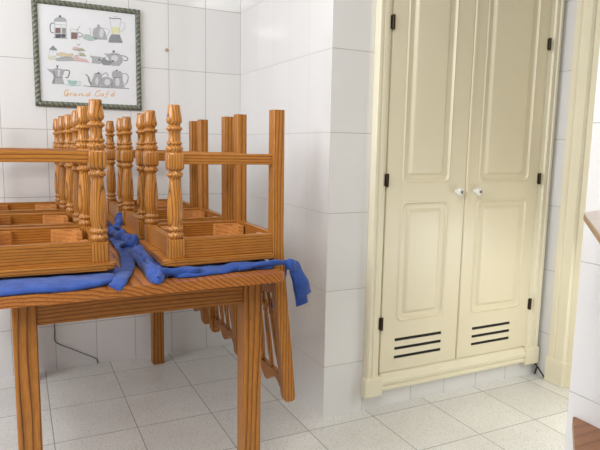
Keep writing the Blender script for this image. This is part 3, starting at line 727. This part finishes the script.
r3 = cushion((-.60, -.335, TZ), 'blue cloth pad under the rear right-hand chair near the alcove corner')
rel(pad([(-.775, -.53), (-.60, -.535), (-.44, -.53), (-.44, -.14), (-.60, -.135), (-.775, -.14)], .8130, 7.1), 'pad', r3)
l1 = cushion((-1.07, -1.30, TZ), 'bright blue cloth pad spread flat under the front left-hand chair')
rel(pad([(-1.236, -1.562), (-1.10, -1.567), (-1.00, -1.562), (-.94, -1.548), (-.900, -1.49), (-.885, -1.30), (-.888, -1.10), (-1.05, -1.08), (-1.235, -1.09), (-1.240, -1.30)], .8150, 2.2, wr=.006, edge=.42), 'pad', l1)
rel(ribbon([(-.815, -.80, .804), (-.822, -1.00, .806), (-.832, -1.16, .806), (-.855, -1.32, .805), (-.880, -1.43, .806), (-.902, -1.515, .808), (-.918, -1.555, .803), (-.930, -1.572, .796)], (1, .3, 0), .024, .018, .0055, 7.0), 'tie', l1)
l2 = cushion((-1.07, -.80, TZ), 'blue cloth pad under the middle left-hand chair')
rel(pad([(-1.235, -1.005), (-1.07, -1.015), (-.905, -1.0), (-.90, -.62), (-1.07, -.60), (-1.235, -.615)], .8140, 3.2), 'pad', l2)
l3 = cushion((-1.08, -.335, TZ), 'blue cloth pad under the rear left-hand chair by the back wall')
rel(pad([(-1.238, -.53), (-1.08, -.54), (-.92, -.53), (-.92, -.15), (-1.08, -.135), (-1.238, -.145)], .8130, 5.2), 'pad', l3)

# ---------------------------------------------------------------- small things
cb = MB(); cb.sweep(catmull([(-1.011, -.0035, .262), (-1.011, -.0035, .20), (-1.011, -.004, .156), (-.985, -.004, .131), (-.93, -.004, .100), (-.87, -.004, .064), (-.815, -.004, .032), (-.808, -.0045, .015), (-.806, -.006, .003)], 6), lambda t: (.0017, .0017), seg=8)
tag(cb.build('cable', 'cable'), 'thin dark cable running down the back wall tiles behind the table', 'cable')
cb = MB(); cb.sweep(catmull([(1.262, -1.056, .074), (1.272, -1.064, .060), (1.280, -1.080, .042), (1.283, -1.100, .020), (1.283, -1.120, .0045)], 6), lambda t: (.0035, .0035), seg=8)
cb.sweep(catmull([(1.278, -1.076, .046), (1.276, -1.072, .030), (1.270, -1.070, .005)], 6), lambda t: (.0045, .0045), seg=8)
tag(cb.build('cable', 'cable'), 'short black cable end curling at the floor by the cupboard corner', 'cable')
wp = MB().lathe([(0, .0075), (-.002, .0085), (-.006, .0080), (-.008, .005), (-.0085, .002)], (-.4135, 0, 1.668), 'Y', 14)
tag(wp.build('wall_plug', 'plug'), 'small yellowed plug in the back wall right of the print', 'wall plug')

# ledge and bench fixed to the near wall
lg = empty('wall_ledge', (XN, -2.6, 1.030)); tag(lg, 'pale wooden ledge with a rounded tip on the near tiled wall', 'ledge')
def plan(P): return [(x-XN, y+2.6) for x, y in P]
def rounded(P, i, r, n=6):
    p = Vector(P[i]); a = (Vector(P[i-1])-p).normalized(); c = (Vector(P[(i+1) % len(P)])-p).normalized()
    h = a.angle(c)/2; d = r/math.tan(h); s0 = p+a*d; s1 = p+c*d; out = []
    for k in range(n+1):
        t = k/n; out.append(tuple(s0*(1-t)**2+p*2*t*(1-t)+s1*t*t))
    return P[:i]+out+P[i+1:]
LP = rounded([(.0775, -2.238), (-.048, -2.272), (-.40, -2.581), (-.40, -3.3), (.0775, -3.3)], 1, .03, 8)
MB().prism(plan(LP), .011, .015, 'XY').build('ledge_surface', 'ledge', lg)
MB().prism(plan(LP), .000, .011, 'XY').build('ledge_board', 'ledge_edge', lg)
MB().prism([(-.005, -.001), (-.20, -.001), (-.20, -.03), (-.03, -.20), (-.005, -.20)], -.35, -.32, 'XZ').build('bracket', 'ledge_edge', lg)
bn = empty('bench', (XN, -2.6, 0)); tag(bn, 'brown wooden bench top at the bottom right corner', 'bench')
BP = rounded([(.0775, -2.196), (-.066, -2.315), (-.42, -2.62), (-.42, -3.3), (.0775, -3.3)], 0, .006, 3)
MB().prism(plan(BP), .495, .520, 'XY', bev=.002, seg=1).build('bench_top', 'bench', bn)
for x, y in ((-.38, -3.25), (-.38, -2.66), (.02, -3.25), (.02, -2.36)):
    MB().box((x-.02-XN, y-.02+2.6, 0), (x+.02-XN, y+.02+2.6, .495), .003).build('leg', 'bench', bn)

# ---------------------------------------------------------------- light
def area(name, loc, tgt, sx, sy, power, col):
    l = bpy.data.lights.new(name, 'AREA'); l.shape = 'RECTANGLE'; l.size = sx; l.size_y = sy; l.energy = power; l.color = col
    o = bpy.data.objects.new(name, l); COL.objects.link(o); o.location = loc
    o.rotation_euler = (Vector(tgt)-Vector(loc)).to_track_quat('-Z', 'Y').to_euler()
    return o
area('window_daylight', (-3.38, -1.9, 2.05), (0, -1.2, 1.0), 2.2, .95, 76, (.94, .965, 1.0))
area('ceiling_tube', (-1.76, -3.62, 2.56), (0, .2, 1.75), .34, .05, 9, (1.0, .97, .92))
area('ceiling_lamp', (-.75, -2.55, 2.57), (-.75, -2.55, 0), .5, .5, 19, (1.0, .965, .89))
area('doorway_fill', (1.24, -1.85, .50), (.5, -1.55, 0), .6, .7, 6, (.98, 1.0, .97))  # added fill lamp, out of view, brightening the right floor and cupboard
w = bpy.data.worlds.new('World'); SC.world = w; w.use_nodes = True
bg = w.node_tree.nodes['Background']; bg.inputs[0].default_value = (.97, .98, 1, 1); bg.inputs[1].default_value = .2

# ---------------------------------------------------------------- camera
def cam_matrix(yaw, p, r):
    Rz = Matrix.Rotation(yaw, 3, 'Z'); Rx = Matrix(((1, 0, 0), (0, math.cos(p), math.sin(p)), (0, -math.sin(p), math.cos(p))))
    Ry = Matrix(((math.cos(r), 0, math.sin(r)), (0, 1, 0), (-math.sin(r), 0, math.cos(r))))
    return Rz @ Rx @ Ry
R3 = cam_matrix(-.4609, .1361, -.0195)
cd = bpy.data.cameras.new('camera'); co = bpy.data.objects.new('camera', cd); COL.objects.link(co)
mw = Matrix((R3.col[0], R3.col[2], -R3.col[1])).transposed().to_4x4(); mw.translation = (-1.1473, -3.1013, 1.1741)
co.matrix_world = mw; cd.sensor_fit = 'HORIZONTAL'; cd.sensor_width = 36; cd.lens = 569.645*36/600; cd.clip_start = .02
SC.camera = co
vs = SC.view_settings; vs.view_transform = 'Standard'; vs.look = 'None'; vs.gamma = 1; vs.use_curve_mapping = False; vs.exposure = 0.05
